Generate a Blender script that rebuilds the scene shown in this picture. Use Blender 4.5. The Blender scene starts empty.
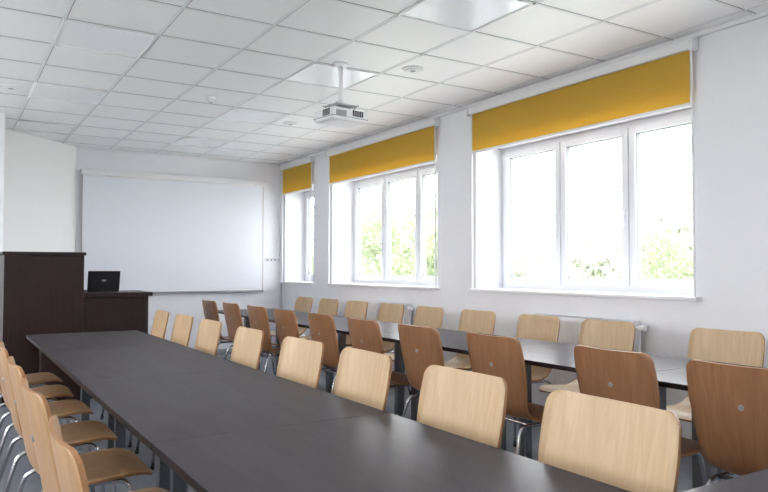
import bpy, bmesh, math, random
from mathutils import Vector, Matrix
random.seed(7)
S = bpy.context.scene
D = bpy.data

def s2l(c):
    return tuple(((x/255)/12.92 if x/255 <= .04045 else ((x/255+.055)/1.055)**2.4) for x in c)

# ---------------------------------------------------------------- materials
def mat(name, rgb, rough=.5, metal=0, noise=None, bump=0, bscale=50, spec=.5, trans=0):
    m = D.materials.new(name); m.use_nodes = True
    nt = m.node_tree; b = nt.nodes['Principled BSDF']
    c = s2l(rgb) + (1,)
    b.inputs['Base Color'].default_value = c
    b.inputs['Roughness'].default_value = rough
    b.inputs['Metallic'].default_value = metal
    b.inputs['Specular IOR Level'].default_value = spec
    tc = nt.nodes.new('ShaderNodeTexCoord')
    if noise:
        sc, amt = noise
        n = nt.nodes.new('ShaderNodeTexNoise'); n.inputs['Scale'].default_value = sc
        n.inputs['Detail'].default_value = 5
        nt.links.new(tc.outputs['Object'], n.inputs['Vector'])
        mx = nt.nodes.new('ShaderNodeMix'); mx.data_type = 'RGBA'
        mx.inputs[6].default_value = tuple(x*(1-amt) for x in c[:3])+(1,)
        mx.inputs[7].default_value = tuple(min(1, x*(1+amt)) for x in c[:3])+(1,)
        nt.links.new(n.outputs['Fac'], mx.inputs[0])
        nt.links.new(mx.outputs[2], b.inputs['Base Color'])
    if bump:
        n2 = nt.nodes.new('ShaderNodeTexNoise'); n2.inputs['Scale'].default_value = bscale
        nt.links.new(tc.outputs['Object'], n2.inputs['Vector'])
        bp = nt.nodes.new('ShaderNodeBump'); bp.inputs['Strength'].default_value = bump
        bp.inputs['Distance'].default_value = .002
        nt.links.new(n2.outputs['Fac'], bp.inputs['Height'])
        nt.links.new(bp.outputs['Normal'], b.inputs['Normal'])
    return m

def wood(name, a, bcol, rough=.38, scale=(3, 60, 3), spec=.5, dist=1.5):
    m = D.materials.new(name); m.use_nodes = True
    nt = m.node_tree; b = nt.nodes['Principled BSDF']
    tc = nt.nodes.new('ShaderNodeTexCoord'); mp = nt.nodes.new('ShaderNodeMapping')
    mp.inputs['Scale'].default_value = scale
    n = nt.nodes.new('ShaderNodeTexNoise'); n.inputs['Scale'].default_value = 1.0
    n.inputs['Detail'].default_value = 6; n.inputs['Distortion'].default_value = dist
    cr = nt.nodes.new('ShaderNodeValToRGB')
    cr.color_ramp.elements[0].position = .3; cr.color_ramp.elements[1].position = .7
    cr.color_ramp.elements[0].color = s2l(a)+(1,); cr.color_ramp.elements[1].color = s2l(bcol)+(1,)
    nt.links.new(tc.outputs['Object'], mp.inputs[0]); nt.links.new(mp.outputs[0], n.inputs['Vector'])
    nt.links.new(n.outputs['Fac'], cr.inputs[0]); nt.links.new(cr.outputs[0], b.inputs['Base Color'])
    b.inputs['Roughness'].default_value = rough
    b.inputs['Specular IOR Level'].default_value = spec
    return m

def satin(name, a, bcol, rough, f0, f90, scale):
    """laminate: diffuse grain + Schlick-weighted satin coat"""
    m = wood(name, a, bcol, 1.0, scale, 0)
    nt = m.node_tree; pb = nt.nodes['Principled BSDF']; out = nt.nodes['Material Output']
    g = nt.nodes.new('ShaderNodeBsdfGlossy'); g.inputs['Roughness'].default_value = rough
    lw = nt.nodes.new('ShaderNodeLayerWeight'); lw.inputs[0].default_value = .5
    p = nt.nodes.new('ShaderNodeMath'); p.operation = 'POWER'; p.inputs[1].default_value = 5
    q = nt.nodes.new('ShaderNodeMath'); q.operation = 'MULTIPLY_ADD'; q.inputs[1].default_value = f90-f0; q.inputs[2].default_value = f0
    mx = nt.nodes.new('ShaderNodeMixShader')
    nt.links.new(lw.outputs['Facing'], p.inputs[0]); nt.links.new(p.outputs[0], q.inputs[0]); nt.links.new(q.outputs[0], mx.inputs[0])
    nt.links.new(pb.outputs[0], mx.inputs[1]); nt.links.new(g.outputs[0], mx.inputs[2]); nt.links.new(mx.outputs[0], out.inputs[0])
    return m

def glassmat():
    m = D.materials.new('window_glass_mat'); m.use_nodes = True
    nt = m.node_tree; nt.nodes.clear()
    o = nt.nodes.new('ShaderNodeOutputMaterial'); t = nt.nodes.new('ShaderNodeBsdfTransparent')
    t.inputs[0].default_value = (.985, .99, .988, 1)
    g = nt.nodes.new('ShaderNodeBsdfGlossy'); g.inputs['Roughness'].default_value = .02
    mx = nt.nodes.new('ShaderNodeMixShader'); mx.inputs[0].default_value = .03
    nt.links.new(t.outputs[0], mx.inputs[1])
    nt.links.new(g.outputs[0], mx.inputs[2]); nt.links.new(mx.outputs[0], o.inputs[0])
    return m

def translucent(name, rgb, mixv=.4, emis=0):
    m = D.materials.new(name); m.use_nodes = True
    nt = m.node_tree; nt.nodes.clear()
    o = nt.nodes.new('ShaderNodeOutputMaterial'); d = nt.nodes.new('ShaderNodeBsdfDiffuse')
    t = nt.nodes.new('ShaderNodeBsdfTranslucent'); mx = nt.nodes.new('ShaderNodeMixShader')
    tc = nt.nodes.new('ShaderNodeTexCoord'); n = nt.nodes.new('ShaderNodeTexNoise')
    n.inputs['Scale'].default_value = 300 if 'fabric' in name else 1.2
    c = s2l(rgb)
    cm = nt.nodes.new('ShaderNodeMix'); cm.data_type = 'RGBA'
    cm.inputs[6].default_value = tuple(x*.9 for x in c)+(1,)
    cm.inputs[7].default_value = tuple(min(1, x*1.1) for x in c)+(1,)
    nt.links.new(tc.outputs['Object'], n.inputs['Vector']); nt.links.new(n.outputs['Fac'], cm.inputs[0])
    nt.links.new(cm.outputs[2], d.inputs[0]); nt.links.new(cm.outputs[2], t.inputs[0])
    mx.inputs[0].default_value = mixv
    nt.links.new(d.outputs[0], mx.inputs[1]); nt.links.new(t.outputs[0], mx.inputs[2])
    nt.links.new(mx.outputs[0], o.inputs[0])
    return m

M_wall = mat('wall_paint', (238, 238, 243), .85, noise=(2, .015), bump=.15, bscale=120)
M_wallw = mat('wall_paint_cream', (243, 243, 243), .85, noise=(2, .015))
M_ceil = mat('ceiling_tile_mineral', (248, 248, 250), .42, noise=(180, .03), bump=.12, bscale=250)
M_bar = mat('ceiling_tbar', (236, 237, 240), .6, noise=(5, .02))
M_gapshade = mat('ceiling_gap_shade', (120, 121, 126), .8, noise=(5, .02))  # shadow line beside the bars, painted as a grey strip
M_floor = mat('floor_linoleum', (118, 122, 132), .45, noise=(6, .12))
M_pvc = mat('white_pvc', (230, 231, 237), .3, noise=(3, .01))
M_white = mat('white_enamel', (235, 235, 238), .35, noise=(3, .01))
M_grey = mat('grey_plastic', (150, 152, 156), .4, noise=(4, .03))
M_dark = mat('dark_plastic', (24, 24, 28), .35, noise=(4, .1))
M_gasket = mat('window_gasket', (120, 122, 126), .6, noise=(4, .05))
M_chrome = mat('chrome', (205, 205, 208), .18, metal=1, noise=(4, .02))
M_table = satin('table_laminate', (76, 72, 75), (80, 76, 79), .21, .03, .25, (12, 1.0, 12))
M_tedge = mat('table_edge', (40, 34, 34), .4, noise=(10, .1), spec=.2)
M_tleg = mat('table_leg_metal', (120, 122, 126), .35, metal=.7, noise=(5, .03))
M_wenge = wood('wenge_laminate', (34, 22, 21), (48, 32, 30), .35, scale=(40, 40, 2.5), spec=.35)
M_lightwood = wood('beech_light', (188, 158, 122), (203, 175, 139), .4, scale=(5, 28, 3))
M_darkwood = wood('beech_honey_shaded', (134, 93, 62), (152, 109, 76), .36, scale=(5, 28, 3))  # honey-toned beech; shade on the chair backs is put into the colour
M_midwood = wood('beech_amber', (172, 136, 100), (190, 154, 116), .38, scale=(5, 28, 3))
M_ply = mat('ply_edge', (160, 116, 76), .5, noise=(80, .15))
M_screen = mat('projection_fabric', (236, 240, 248), .7, noise=(3, .01))
M_lamp = mat('prismatic_diffuser', (244, 245, 250), .12, noise=(60, .02), bump=.25, bscale=160, spec=.9)
M_glass = glassmat()
M_blind = translucent('blind_fabric_yellow', (233, 198, 96), .45)
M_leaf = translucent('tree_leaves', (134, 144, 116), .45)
M_leafp = translucent('distant_leaves_haze', (204, 210, 194), .45)  # haze over the far trees is put into this pale leaf colour
M_bark = mat('bark', (120, 116, 106), .9, noise=(20, .3))
M_ground = mat('pale_bounce_ground', (190, 192, 184), .95, noise=(.4, .1))  # ground made pale to bounce daylight up to the ceiling
M_lens = mat('lens_glass', (20, 24, 40), .05, noise=(4, .05), spec=1)

# ---------------------------------------------------------------- mesh builder
class B:
    def __init__(s, name, mats):
        s.name = name; s.mats = mats; s.bm = bmesh.new()
    def box(s, x0, x1, y0, y1, z0, z1, m=0, bev=0, rot=None, piv=None):
        tmp = bmesh.new()
        bmesh.ops.create_cube(tmp, size=1)
        for v in tmp.verts:
            v.co = Vector(((x0+x1)/2+v.co.x*(x1-x0), (y0+y1)/2+v.co.y*(y1-y0), (z0+z1)/2+v.co.z*(z1-z0)))
        if bev:
            bmesh.ops.bevel(tmp, geom=tmp.edges[:], offset=bev, segments=2, affect='EDGES', profile=.5)
        if rot is not None:
            bmesh.ops.rotate(tmp, verts=tmp.verts[:], cent=Vector(piv), matrix=rot)
        for f in tmp.faces: f.material_index = m
        s._merge(tmp)
    def _merge(s, tmp, smooth=False):
        mp = {}
        for v in tmp.verts: mp[v] = s.bm.verts.new(v.co)
        for f in tmp.faces:
            try:
                nf = s.bm.faces.new([mp[v] for v in f.verts])
                nf.material_index = f.material_index; nf.smooth = f.smooth or smooth
            except ValueError: pass
        tmp.free()
    def cyl(s, p0, p1, r, m=0, seg=16, r2=None):
        p0 = Vector(p0); p1 = Vector(p1); d = p1-p0
        tmp = bmesh.new()
        bmesh.ops.create_cone(tmp, cap_ends=True, segments=seg, radius1=r, radius2=r if r2 is None else r2, depth=d.length)
        M = Matrix.Translation((p0+p1)/2) @ d.to_track_quat('Z', 'Y').to_matrix().to_4x4()
        bmesh.ops.transform(tmp, verts=tmp.verts[:], matrix=M)
        for f in tmp.faces:
            f.material_index = m; f.smooth = len(f.verts) == 4
        s._merge(tmp)
    def tube(s, pts, r, m=0, seg=8, fil=.03):
        # fillet the polyline then sweep
        P = [Vector(p) for p in pts]; Q = [P[0]]
        for i in range(1, len(P)-1):
            a = (P[i-1]-P[i]); b = (P[i+1]-P[i])
            fa = min(fil, a.length*.45); fb = min(fil, b.length*.45)
            A = P[i]+a.normalized()*fa; C = P[i]+b.normalized()*fb
            for k in range(5):
                t = k/4; Q.append(A*(1-t)**2+P[i]*2*t*(1-t)+C*t*t)
        Q.append(P[-1])
        rings = []; up = Vector((0.13, .99, .05)).normalized()
        for i, q in enumerate(Q):
            d = (Q[min(i+1, len(Q)-1)]-Q[max(i-1, 0)]).normalized()
            u = up-d*up.dot(d)
            if u.length < .05: u = Vector((1, 0, 0))-d*d.x
            u.normalize(); up = u; w = d.cross(u)
            rings.append([s.bm.verts.new(q+(u*math.cos(2*math.pi*k/seg)+w*math.sin(2*math.pi*k/seg))*r) for k in range(seg)])
        for a, b in zip(rings, rings[1:]):
            for k in range(seg):
                f = s.bm.faces.new([a[k], a[(k+1) % seg], b[(k+1) % seg], b[k]]); f.material_index = m; f.smooth = True
        for rr in (rings[0], rings[-1]):
            f = s.bm.faces.new(rr); f.material_index = m
    def prism(s, pts, z0, z1, m=0):
        lo = [s.bm.verts.new((x, y, z0)) for x, y in pts]; hi = [s.bm.verts.new((x, y, z1)) for x, y in pts]
        n = len(pts)
        fs = [s.bm.faces.new(lo[::-1]), s.bm.faces.new(hi)]
        for i in range(n):
            fs.append(s.bm.faces.new([lo[i], lo[(i+1) % n], hi[(i+1) % n], hi[i]]))
        for f in fs: f.material_index = m
    def done(s, obj=True, loc=(0, 0, 0), rz=0, parent=None):
        bmesh.ops.recalc_face_normals(s.bm, faces=s.bm.faces[:])
        me = D.meshes.new(s.name); s.bm.to_mesh(me); s.bm.free()
        for m in s.mats: me.materials.append(m)
        if not obj: return me
        return inst(s.name, me, loc, rz, parent)

def inst(name, me, loc=(0, 0, 0), rz=0, parent=None):
    o = D.objects.new(name, me); S.collection.objects.link(o)
    o.location = loc; o.rotation_euler = (0, 0, rz)
    if parent: o.parent = parent
    return o

# ---------------------------------------------------------------- room shell
W = 4.35; WO = 4.75; BK = 10.0; C = 2.87; FR = -1.7; LF = -1.4
SILL = 1.05; HEAD = 2.45
wins = [(2.96, 5.31, 3), (5.95, 8.33, 3), (8.90, 9.88, 2), (-.1, 2.30, 3)]  # last window is added, out of view, to bring in more daylight

b = B('wall_right', [M_wall])
edges = sorted(wins)
y = FR-.2
for (a, c, n) in edges:
    b.box(W, WO, y, a, 0, C+.1); y = c
    b.box(W, WO, a, c, 0, SILL-.02); b.box(W, WO, a, c, HEAD, C+.1)
b.box(W, WO, y, BK+.2, 0, C+.1)
b.done()
b = B('wall_back', [M_wall]); b.prism([(1.4, BK), (W, BK), (W, BK+.2), (1.4, BK+.2)], 0, C+.1); b.done()
b = B('wall_diagonal', [M_wallw]); b.prism([(1.4, BK), (1.4, BK+.2), (.2, 9.0), (.4, 9.0)], 0, C+.1); b.done()
b = B('wall_pier', [M_wall]); b.prism([(.46, 8.15), (.44, 9.0), (.2, 9.0), (.2, 8.35), (LF, 8.35), (LF, 8.15)], 0, C+.1); b.done()
added_lwins = [(-1.2, 1.2, 3), (2.0, 4.4, 3), (5.2, 7.6, 3)]  # unseen windows added in the left wall as daylight fill
b = B('wall_left', [M_wall])
y = FR-.2
for (a, c, n) in added_lwins:
    b.box(LF-.4, LF, y, a, 0, C+.1); y = c
    b.box(LF-.4, LF, a, c, 0, SILL-.02); b.box(LF-.4, LF, a, c, HEAD, C+.1)
b.box(LF-.4, LF, y, 8.35, 0, C+.1)
b.done()
b = B('wall_front', [M_wall]); b.box(LF, W, FR-.2, FR, 0, C+.1); b.done()
b = B('floor', [M_floor]); b.box(LF-.4, WO, FR-.2, BK+.2, -.2, 0); b.done()
b = B('ceiling', [M_ceil]); b.box(LF-.4, WO, FR-.2, BK+.2, C, C+.2); b.done()

# baseboards
for nm, x0, x1, y0, y1 in (('baseboard_right', W-.015, W, FR, BK), ('baseboard_back', 1.4, W-.015, BK-.015, BK), ('baseboard_left', LF, LF+.015, FR, 8.15)):
    b = B(nm, [M_grey]); b.box(x0, x1, y0, y1, 0, .08, 0, .003); b.done()

# ceiling grid
lampcols = [(.6, 1.2), (2.4, 3.0)]; lamprows = [1.3, 3.1, 4.9, 6.7, 8.5]
b = B('ceiling_grid', [M_bar, M_gapshade])
x = -1.2
while x < W:
    b.box(x-.012, x+.012, FR, BK, C-.003, C-.0005, 0)
    b.box(x+.012, x+.016, FR, BK, C-.002, C-.0005, 1)
    x += .6
y = .1-1.8
while y < BK:
    if y > FR:
        b.box(LF, W, y-.012, y+.012, C-.003, C-.0006, 0)
        b.box(LF, W, y-.016, y-.012, C-.002, C-.0005, 1)
    y += .6
b.done()
b = B('trim_1', [M_white]); b.box(W-.03, W, FR, BK, C-.03, C, 0, .003); b.done()
b = B('trim_2', [M_white]); b.box(1.4, W-.03, BK-.02, BK, C-.025, C, 0, .003); b.done()

# recessed lamps
b = B('ceiling_lamp_panel', [M_white, M_lamp])
b.box(-.285, .285, -.285, .285, -.004, -.0005, 1)
for sx in (-1, 1):
    b.box(min(sx*.285, sx*.3), max(sx*.285, sx*.3), -.3, .3, -.012, -.0005, 0)
    b.box(-.285, .285, min(sx*.285, sx*.3), max(sx*.285, sx*.3), -.012, -.0005, 0)
me = b.done(obj=False)
for cx in lampcols:
    for ry in lamprows:
        inst('ceiling_lamp_panel', me, ((cx[0]+cx[1])/2, ry+.3, C))

# ---------------------------------------------------------------- windows
def window(idx, y0, y1, n, left=False):
    root = D.objects.new('window_%d' % idx, None); S.collection.objects.link(root)
    if left:
        root.location = (LF+W, y0+y1, 0); root.rotation_euler = (0, 0, math.pi)
    xf = 4.68; z0 = SILL+.01; z1 = HEAD
    fr = B('frame', [M_pvc, M_gasket, M_grey]); gl = B('glass', [M_glass])
    fw = .055
    fr.box(xf, xf+.07, y0, y0+fw, z0, z1, 0, .004); fr.box(xf, xf+.07, y1-fw, y1, z0, z1, 0, .004)
    fr.box(xf, xf+.07, y0+fw, y1-fw, z0, z0+fw, 0, .004); fr.box(xf, xf+.07, y0+fw, y1-fw, z1-fw, z1, 0, .004)
    pw = (y1-y0-2*fw)/n
    for i in range(n):
        a = y0+fw+pw*i; c = a+pw
        if i: fr.box(xf, xf+.07, a-.012, a+.012, z0+fw, z1-fw, 0)
        a += .006; c -= .006
        sw = .062; zz0 = z0+fw-.008; zz1 = z1-fw+.008
        X0 = xf-.018; X1 = xf+.05
        fr.box(X0, X1, a, a+sw, zz0, zz1, 0, .006); fr.box(X0, X1, c-sw, c, zz0, zz1, 0, .006)
        fr.box(X0, X1, a+sw, c-sw, zz0, zz0+sw, 0, .006); fr.box(X0, X1, a+sw, c-sw, zz1-sw, zz1, 0, .006)
        # gasket
        g = .005
        fr.box(X0+.012, X1-.012, a+sw, a+sw+g, zz0+sw, zz1-sw, 1); fr.box(X0+.012, X1-.012, c-sw-g, c-sw, zz0+sw, zz1-sw, 1)
        fr.box(X0+.012, X1-.012, a+sw, c-sw, zz0+sw, zz0+sw+g, 1); fr.box(X0+.012, X1-.012, a+sw, c-sw, zz1-sw-g, zz1-sw, 1)
        gl.box(xf+.015, xf+.019, a+sw, c-sw, zz0+sw, zz1-sw, 0)
        # handle
        hy = a+.03
        fr.box(X0-.012, X0, hy-.014, hy+.014, 1.66, 1.74, 0, .003)
        fr.box(X0-.035, X0-.02, hy-.009, hy+.009, 1.58, 1.71, 0, .004)
        fr.cyl((X0-.03, hy, 1.70), (X0, hy, 1.70), .008, 0, 10)
    fr.done(parent=root); gl.done(parent=root)
    si = B('sill', [M_white]); si.box(W-.001, xf, y0+.001, y1-.001, SILL-.018, SILL+.01, 0)
    si.box(W-.06, W-.001, y0-.05, y1+.05, SILL-.018, SILL+.01, 0, .006)
    si.done(parent=root)
    return root
for i, (a, c, n) in enumerate(wins): window(i+1, a, c, n)
for i, (a, c, n) in enumerate(added_lwins): window(i+5, a, c, n, True)

def blind(y0, y1):
    b = B('roller_blind', [M_white, M_blind, M_grey])
    b.box(W-.075, W-.005, y0-.03, y1+.03, 2.755, 2.83, 0, .01)
    b.box(W-.082, W-.003, y0-.055, y0-.03, 2.745, 2.838, 0, .006)
    b.box(W-.082, W-.003, y1+.03, y1+.055, 2.745, 2.838, 0, .006)
    b.box(W-.042, W-.040, y0-.005, y1+.005, 2.39, 2.76, 1)
    b.box(W-.050, W-.032, y0-.005, y1+.005, 2.372, 2.395, 0, .004)
    b.box(W-.045, W-.032, y0-.028, y0-.012, 1.06, 2.76, 0, .003)   # side guides
    b.box(W-.045, W-.032, y1+.012, y1+.028, 1.06, 2.76, 0, .003)
    b.done()
for a, c, n in wins: blind(a+(.0), c)

# ---------------------------------------------------------------- chair
def catm(P, t):
    n = len(P)-1; x = t*n; i = min(int(x), n-1); f = x-i
    p0 = P[max(i-1, 0)]; p1 = P[i]; p2 = P[i+1]; p3 = P[min(i+2, n)]
    return tuple(.5*((2*b_)+(-a_+c_)*f+(2*a_-5*b_+4*c_-d_)*f*f+(-a_+3*b_-3*c_+d_)*f**3) for a_, b_, c_, d_ in zip(p0, p1, p2, p3))

def chair_mesh(name, face):
    b = B(name, [face, M_ply, M_chrome, M_grey, M_dark])
    # x, z, halfwidth
    P = [(-.005, .893, .207), (.012, .80, .215), (.032, .70, .213), (.052, .60, .203), (.066, .53, .194), (.088, .482, .188), (.13, .455, .190),
         (.20, .446, .2), (.29, .449, .21), (.38, .456, .21), (.45, .455, .205), (.495, .438, .195)]
    P = [(x, z, w*1.055) for x, z, w in P]
    N = 70; pts = [catm(P, i/N) for i in range(N+1)]
    # arc length
    L = [0]
    for i in range(N): L.append(L[-1]+math.hypot(pts[i+1][0]-pts[i][0], pts[i+1][1]-pts[i][1]))
    T = L[-1]
    def at(s):
        for i in range(N):
            if L[i+1] >= s:
                f = (s-L[i])/(L[i+1]-L[i]); return tuple(pts[i][k]*(1-f)+pts[i+1][k]*f for k in range(3))
        return pts[-1]
    r = .042
    ss = [r*(1-math.cos(math.pi/2*k/7)) for k in range(8)]
    ss += [r+(T-2*r)*k/30 for k in range(1, 30)]
    ss += [T-r*(1-math.cos(math.pi/2*k/7)) for k in range(7, -1, -1)]
    NY = 12; th = .011; top = []; bot = []
    for s in ss:
        x, z, w = at(s)
        x2, z2, _ = at(min(T, s+.004)); x1, z1, _ = at(max(0, s-.004))
        tx, tz = x2-x1, z2-z1; l = math.hypot(tx, tz); tx /= l; tz /= l
        nx, nz = -tz, tx   # normal to sitting side
        d = min(s, T-s)
        if d < r: w = w-(r-math.sqrt(max(0, r*r-(r-d)**2)))
        curve = .022 if s < .45 else .022*max(0, 1-(s-.45)/.1)
        ra = []; rb = []
        for k in range(NY+1):
            yy = (-1+2*k/NY)*w
            off = curve*(yy/.21)**2
            ra.append(b.bm.verts.new((x+nx*(th/2+off), yy, z+nz*(th/2+off))))
            rb.append(b.bm.verts.new((x+nx*(-th/2+off), yy, z+nz*(-th/2+off))))
        top.append(ra); bot.append(rb)
    def q(vs, m, sm=True):
        f = b.bm.faces.new(vs); f.material_index = m; f.smooth = sm
    for i in range(len(ss)-1):
        for k in range(NY):
            q([top[i][k], top[i][k+1], top[i+1][k+1], top[i+1][k]], 0)
            q([bot[i][k], bot[i+1][k], bot[i+1][k+1], bot[i][k+1]], 0)
        for k in (0, NY):
            q([top[i][k], bot[i][k], bot[i+1][k], top[i+1][k]], 1, False)
    for i in (0, len(ss)-1):
        for k in range(NY): q([top[i][k], top[i][k+1], bot[i][k+1], bot[i][k]], 1, False)
    # frame
    for sy in (-1, 1):
        b.tube([(-.05, sy*.225, .012), (.075, sy*.165, .425), (.40, sy*.165, .430), (.455, sy*.215, .012)], .010, 2, 8, .045)
        b.cyl((-.052, sy*.226, 0), (-.048, sy*.224, .025), .013, 4, 10)
        b.cyl((.456, sy*.2155, 0), (.453, sy*.214, .025), .013, 4, 10)
    b.tube([(.13, -.165, .43), (.13, .165, .43)], .009, 2)
    b.tube([(.36, -.165, .43), (.36, .165, .43)], .009, 2)
    # bolt rosette on the back
    b.cyl((.014, 0, .735), (.026, 0, .738), .011, 3, 14)
    return b.done(obj=False)

me_light = chair_mesh('conference_chair', M_lightwood)
me_dark = chair_mesh('conference_chair_dark', M_darkwood)
me_mid = chair_mesh('conference_chair_mid', M_midwood)
rnd = random.Random(3)
def put(me, x, y, rz):
    inst('conference_chair', me, (x+rnd.uniform(-.008, .008), y, 0), rz+math.radians(rnd.uniform(-2, 2)))
for y in (1.30, 1.93, 2.61, 3.22, 3.96, 4.73, 5.36, 6.00): put(me_light, 1.545, y, math.pi)
for y in (2.42, 3.28, 3.94, 4.67, 5.37, 6.04, 6.76, 7.43, 8.10): put(me_light, 3.86, y, math.pi)
for y in (1.52, 2.13, 2.92, 3.65, 4.33, 5.0, 5.70, 6.36, 7.09, 7.82): put(me_dark, 2.48, y, 0)
for y in (1.69, 2.38, 3.05, 3.72, 4.40, 5.05, 5.70): put(me_mid, .20, y, 0)

# ---------------------------------------------------------------- tables
def table(x0, x1, y0, y1, alongx=False):
    cx, cy = (x0+x1)/2, (y0+y1)/2; w = x1-x0; l = y1-y0
    b = B('conference_table', [M_table, M_tedge, M_tleg, M_dark])
    g = .0015
    b.box(-w/2+g, w/2-g, -l/2+g, l/2-g, .726, .75, 1, .002)
    b.box(-w/2+.002, w/2-.002, -l/2+.002, l/2-.002, .7495, .7505, 0)
    if alongx:
        for s in (-1, 1):
            b.box(s*(w/2-.12)-.03, s*(w/2-.12)+.03, -.03, .03, .03, .70, 2, .004)
            b.box(s*(w/2-.12)-.03, s*(w/2-.12)+.03, -.2, .2, .0, .03, 2, .005)
            b.box(s*(w/2-.12)-.03, s*(w/2-.12)+.03, -.25, .25, .70, .726, 2, .003)
        b.box(-w/2+.12, w/2-.12, -.015, .015, .66, .70, 2, .003)
    else:
        for s in (-1, 1):
            b.box(-.03, .03, s*(l/2-.12)-.03, s*(l/2-.12)+.03, .03, .70, 2, .004)
            b.box(-.13, .13, s*(l/2-.12)-.03, s*(l/2-.12)+.03, .0, .03, 2, .005)
            b.box(-.28, .28, s*(l/2-.12)-.03, s*(l/2-.12)+.03, .70, .726, 2, .003)
        b.box(-.015, .015, -l/2+.12, l/2-.12, .66, .70, 2, .003)
    b.done(loc=(cx, cy, 0))
ys = [-.50, .79, 2.08, 3.37, 4.66, 5.95]
for a, c in zip(ys, ys[1:]): table(.50, 1.31, a, c)
ys = [1.0+1.22*i for i in range(7)]
for a, c in zip(ys, ys[1:]): table(2.70, 3.52, a, c)
table(1.31, 2.41, .20, 1.0, True); table(2.41, 3.52, .20, 1.0, True)

# ---------------------------------------------------------------- podium
b = B('lectern_cabinet', [M_wenge, M_tedge])
px0, px1, px2 = .42, 1.10, 1.72; py0, py1 = 7.25, 7.85
b.box(px0, px1, py0, py0+.04, .0, 1.38, 0, .003)
b.box(px0, px0+.04, py0+.04, py1, 0, 1.38, 0, .003); b.box(px1-.04, px1, py0+.04, py1, 0, 1.38, 0, .003)
b.box(px0-.015, px1+.015, py0-.02, py1+.02, 1.38, 1.41, 0, .004)
b.box(px0+.04, px1-.04, py0+.04, py1, .95, .98, 0)
b.box(px0+.04, px1-.04, py0+.02, py1-.02, .08, .11, 0)
b.box(px1, px2-.03, py0+.03, py0+.06, .0, .98, 0, .002)
b.box(px2-.05, px2-.01, py0+.02, py1, .0, .98, 0, .003)
b.box(px1, px2+.02, py0-.03, py1+.02, .98, 1.02, 0, .004)
b.box(px1+.02, px2-.05, py1-.05, py1-.02, .4, .98, 0, .002)
b.box(px0+.30, px1+.02, py0-.20, py0, .0, .60, 0, .003)
b.box(px0+.28, px1+.04, py0-.22, py0, .60, .63, 0, .004)
b.done()

b = B('laptop', [M_dark, M_grey])
b.box(-.15, .15, -.11, .11, 0, .018, 0, .004)
R = Matrix.Rotation(math.radians(14), 4, 'X')
b.box(-.15, .15, -.118, -.108, .018, .215, 0, .003, R, (0, -.11, .018))
b.box(-.02, .02, -.1195, -.118, .11, .13, 1, 0, R, (0, -.11, .018))
b.box(-.13, .13, -.08, .03, .018, .020, 1)
b.done(loc=(1.30, 7.5, 1.021))

# ---------------------------------------------------------------- projection screen
b = B('projection_screen', [M_white, M_screen, M_grey])
sx0, sx1 = 1.47, 4.02; z0, z1 = .935, 2.50
b.box(sx0-.02, sx1+.04, BK-.085, BK-.005, z1, z1+.075, 0, .01)
b.box(sx0, sx1, BK-.046, BK-.043, z0, z1+.005, 0)
b.box(sx0+.03, sx1-.03, BK-.0475, BK-.0455, z0+.03, z1-.01, 1)
b.box(sx0-.01, sx1+.01, BK-.06, BK-.03, z0-.03, z0, 2, .006)
for xx in (sx0, sx1-.006): b.box(xx, xx+.006, BK-.049, BK-.042, z0, z1, 2)
for xx in (sx0+.1, sx1-.1): b.box(xx-.02, xx+.02, BK-.04, BK-.001, z1+.02, z1+.09, 0, .003)
b.done()
b = B('wall_socket_strip', [M_white, M_grey])
for i in range(4):
    x = 4.08+i*.062
    b.box(x, x+.056, BK-.012, BK, 1.36, 1.42, 0, .003); b.box(x+.014, x+.042, BK-.014, BK-.011, 1.376, 1.404, 1, .001)
b.done()
b = B('cable_conduit', [M_white]); b.box(4.30, 4.325, BK-.018, BK, .08, 2.83, 0, .002); b.done()

# ---------------------------------------------------------------- projector
b = B('ceiling_projector', [M_white, M_grey, M_dark, M_lens])
b.cyl((0, 0, .395), (0, 0, .419), .058, 0, 24)
b.cyl((0, 0, .09), (0, 0, .40), .018, 0, 16)
b.box(-.09, .09, -.07, .07, .075, .09, 1, .003)
for sx in (-1, 1):
    for sy in (-1, 1):
        b.cyl((sx*.07, sy*.05, .04), (sx*.10, sy*.08, .082), .006, 1, 8)
        b.cyl((sx*.03, sy*.03, .082), (sx*.11, sy*.09, .082), .006, 1, 8)
b.box(-.17, .17, -.13, .13, -.055, .045, 0, .022)
b.box(-.171, .171, -.131, .131, -.03, -.024, 1)
for i in range(7): b.box(-.1725, -.168, -.09+i*.014, -.083+i*.014, -.02, .03, 2)
for i in range(6): b.box(.02+i*.018, .03+i*.018, -.1325, -.128, -.015, .03, 2)
b.cyl((.09, .125, 0), (.09, .15, 0), .04, 1, 24); b.cyl((.09, .14, 0), (.09, .153, 0), .03, 3, 24)
b.box(-.14, -.04, -.1325, -.128, -.03, .02, 1, .002)
b.done(loc=(2.60, 4.84, C-.42), rz=math.radians(8))

# ceiling discs
def disc(nm, x, y, r, h):
    b = B(nm, [M_white, M_grey])
    b.cyl((0, 0, -h*.5), (0, 0, 0), r, 0, 28); b.cyl((0, 0, -h), (0, 0, -h*.5), r*.55, 0, 24, r2=r*.8)
    b.cyl((0, 0, -h-.003), (0, 0, -h), r*.25, 1, 16)
    b.done(loc=(x, y, C))
def cp(u, v):
    Z = (C-1.25)*700/(269-v); k = (u-384)/700
    return Z*(.527+.85*k), Z*(.85-.527*k)
for nm, u, v, r, h in (('ceiling_speaker', 413, 67, .085, .02), ('smoke_detector', 210, 96, .05, .05), ('ceiling_speaker', 290, 122, .085, .02), ('ceiling_speaker', 8, 85, .085, .02)):
    x, y = cp(u, v); disc(nm, x, y, r, h)

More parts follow.
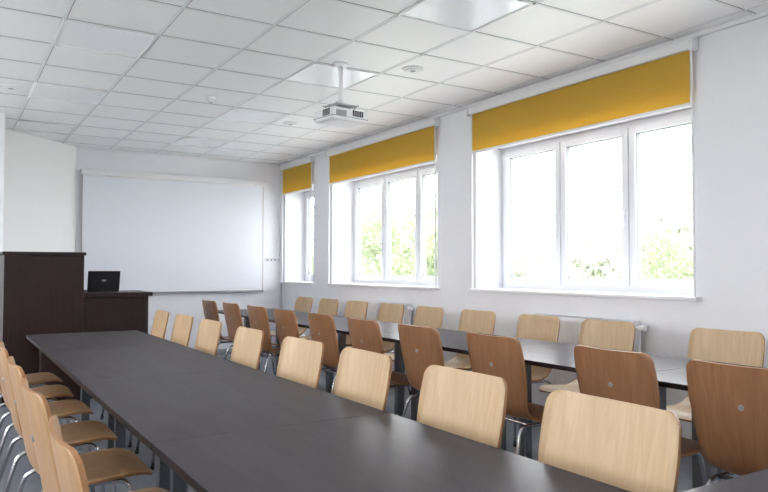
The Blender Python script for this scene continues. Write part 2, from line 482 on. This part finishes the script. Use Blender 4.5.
# ---------------------------------------------------------------- radiators
def radiator(y0, y1):
    b = B('radiator', [M_white, M_grey])
    x0, x1 = W-.13, W-.03
    b.box(x0, x0+.012, y0, y1, .28, .86, 0, .004); b.box(x1-.012, x1, y0, y1, .28, .86, 0, .004)
    n = int((y1-y0)/.035)
    for i in range(n): b.box(x0-.004, x0, y0+.012+i*.035, y0+.03+i*.035, .31, .83, 0, .0015)
    b.box(x0, x1, y0-.004, y0+.006, .28, .87, 0, .002); b.box(x0, x1, y1-.006, y1+.004, .28, .87, 0, .002)
    for i in range(n*2): b.box(x0+.012, x1-.012, y0+.01+i*.0175, y0+.016+i*.0175, .855, .868, 0)
    b.box(x0+.03, x0+.045, y0, y1, .30, .85, 1)
    b.cyl((x0+.05, y0-.05, .82), (x0+.05, y0, .82), .012, 0, 10); b.cyl((x0+.05, y0-.09, .82), (x0+.05, y0-.04, .82), .022, 0, 16)
    b.cyl((x0+.05, y0-.04, 0), (x0+.05, y0-.04, .82), .008, 0, 8)
    for yy in (y0+.15, y1-.15): b.box(x1, W-.001, yy-.02, yy+.02, .4, .8, 1)
    b.done()
radiator(3.40, 4.42); radiator(6.40, 7.45)

# ---------------------------------------------------------------- outside
b = B('ground_outside', [M_ground]); b.box(-120, 120, -60, 120, -4.6, -4.4); b.done()
def tree_mesh(seed, R, Hc, n, leaf, ls=1.0):
    r = random.Random(seed); b = B('tree', [M_bark, leaf])
    b.cyl((0, 0, 0), (.1, .05, Hc), .16, 0, 10, r2=.05)
    blobs = []
    for i in range(14):
        a = r.uniform(0, 6.283); d = r.uniform(.1, .75)*R; h = Hc+r.uniform(-1.1, .9)*R
        blobs.append(Vector((math.cos(a)*d, math.sin(a)*d, h)))
        b.cyl((.05, .02, Hc*.55), tuple(blobs[-1]), .05, 0, 6, r2=.012)
    for i in range(n):
        c = r.choice(blobs); v = Vector((r.gauss(0, 1), r.gauss(0, 1), r.gauss(0, 1))).normalized()
        p = c+v*R*.42*r.uniform(.5, 1.05)
        u = Vector((r.gauss(0, 1), r.gauss(0, 1), r.gauss(0, 1))).normalized(); w = u.orthogonal().normalized()
        s = r.uniform(.06, .12)*ls
        f = b.bm.faces.new([b.bm.verts.new(p+u*s), b.bm.verts.new(p+w*s*.6), b.bm.verts.new(p-u*s), b.bm.verts.new(p-w*s*.6)])
        f.material_index = 1
    me = D.meshes.new('tree'); b.bm.to_mesh(me); b.bm.free(); me.materials.append(M_bark); me.materials.append(leaf)
    return me
t1 = tree_mesh(1, 2.2, 4.9, 6500, M_leaf); t2 = tree_mesh(5, 1.9, 4.6, 5200, M_leaf)
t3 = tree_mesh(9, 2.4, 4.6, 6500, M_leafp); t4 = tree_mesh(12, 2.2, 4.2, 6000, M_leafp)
for me, x, y, s in ((t1, 15.8, 23.0, 1.12), (t2, 13.6, 18.6, 1.0), (t1, 20.5, 14.6, .95), (t2, 19.5, 12.0, 1.0), (t2, 11.5, 24.5, 1)):
    inst('tree', me, (x, y, -4.4), random.uniform(0, 6)).scale = (s, s, s)
# far belt of trees along direction ratios X/Y
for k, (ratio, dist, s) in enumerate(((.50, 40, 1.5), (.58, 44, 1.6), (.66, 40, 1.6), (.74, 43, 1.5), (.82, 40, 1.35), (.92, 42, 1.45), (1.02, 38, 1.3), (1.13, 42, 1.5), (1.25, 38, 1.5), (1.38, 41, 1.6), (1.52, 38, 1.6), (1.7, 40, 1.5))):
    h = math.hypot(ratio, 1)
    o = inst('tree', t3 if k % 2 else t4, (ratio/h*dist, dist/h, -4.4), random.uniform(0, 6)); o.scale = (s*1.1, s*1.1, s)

# ---------------------------------------------------------------- world
w = D.worlds.new('World'); S.world = w; w.use_nodes = True
bg = w.node_tree.nodes['Background']; bg.inputs[0].default_value = (.965, .978, 1, 1); bg.inputs[1].default_value = 11.8

# ---------------------------------------------------------------- camera
cam = D.cameras.new('camera'); co = D.objects.new('camera', cam); S.collection.objects.link(co)
cam.lens = 36*700/768; cam.sensor_width = 36; cam.clip_start = .02
co.location = (0, 0, 1.25)
co.rotation_euler = (math.radians(90+1.88), 0, -math.radians(31.8))
S.camera = co
try:
    S.view_settings.view_transform = 'Standard'
except Exception as e: print(e)
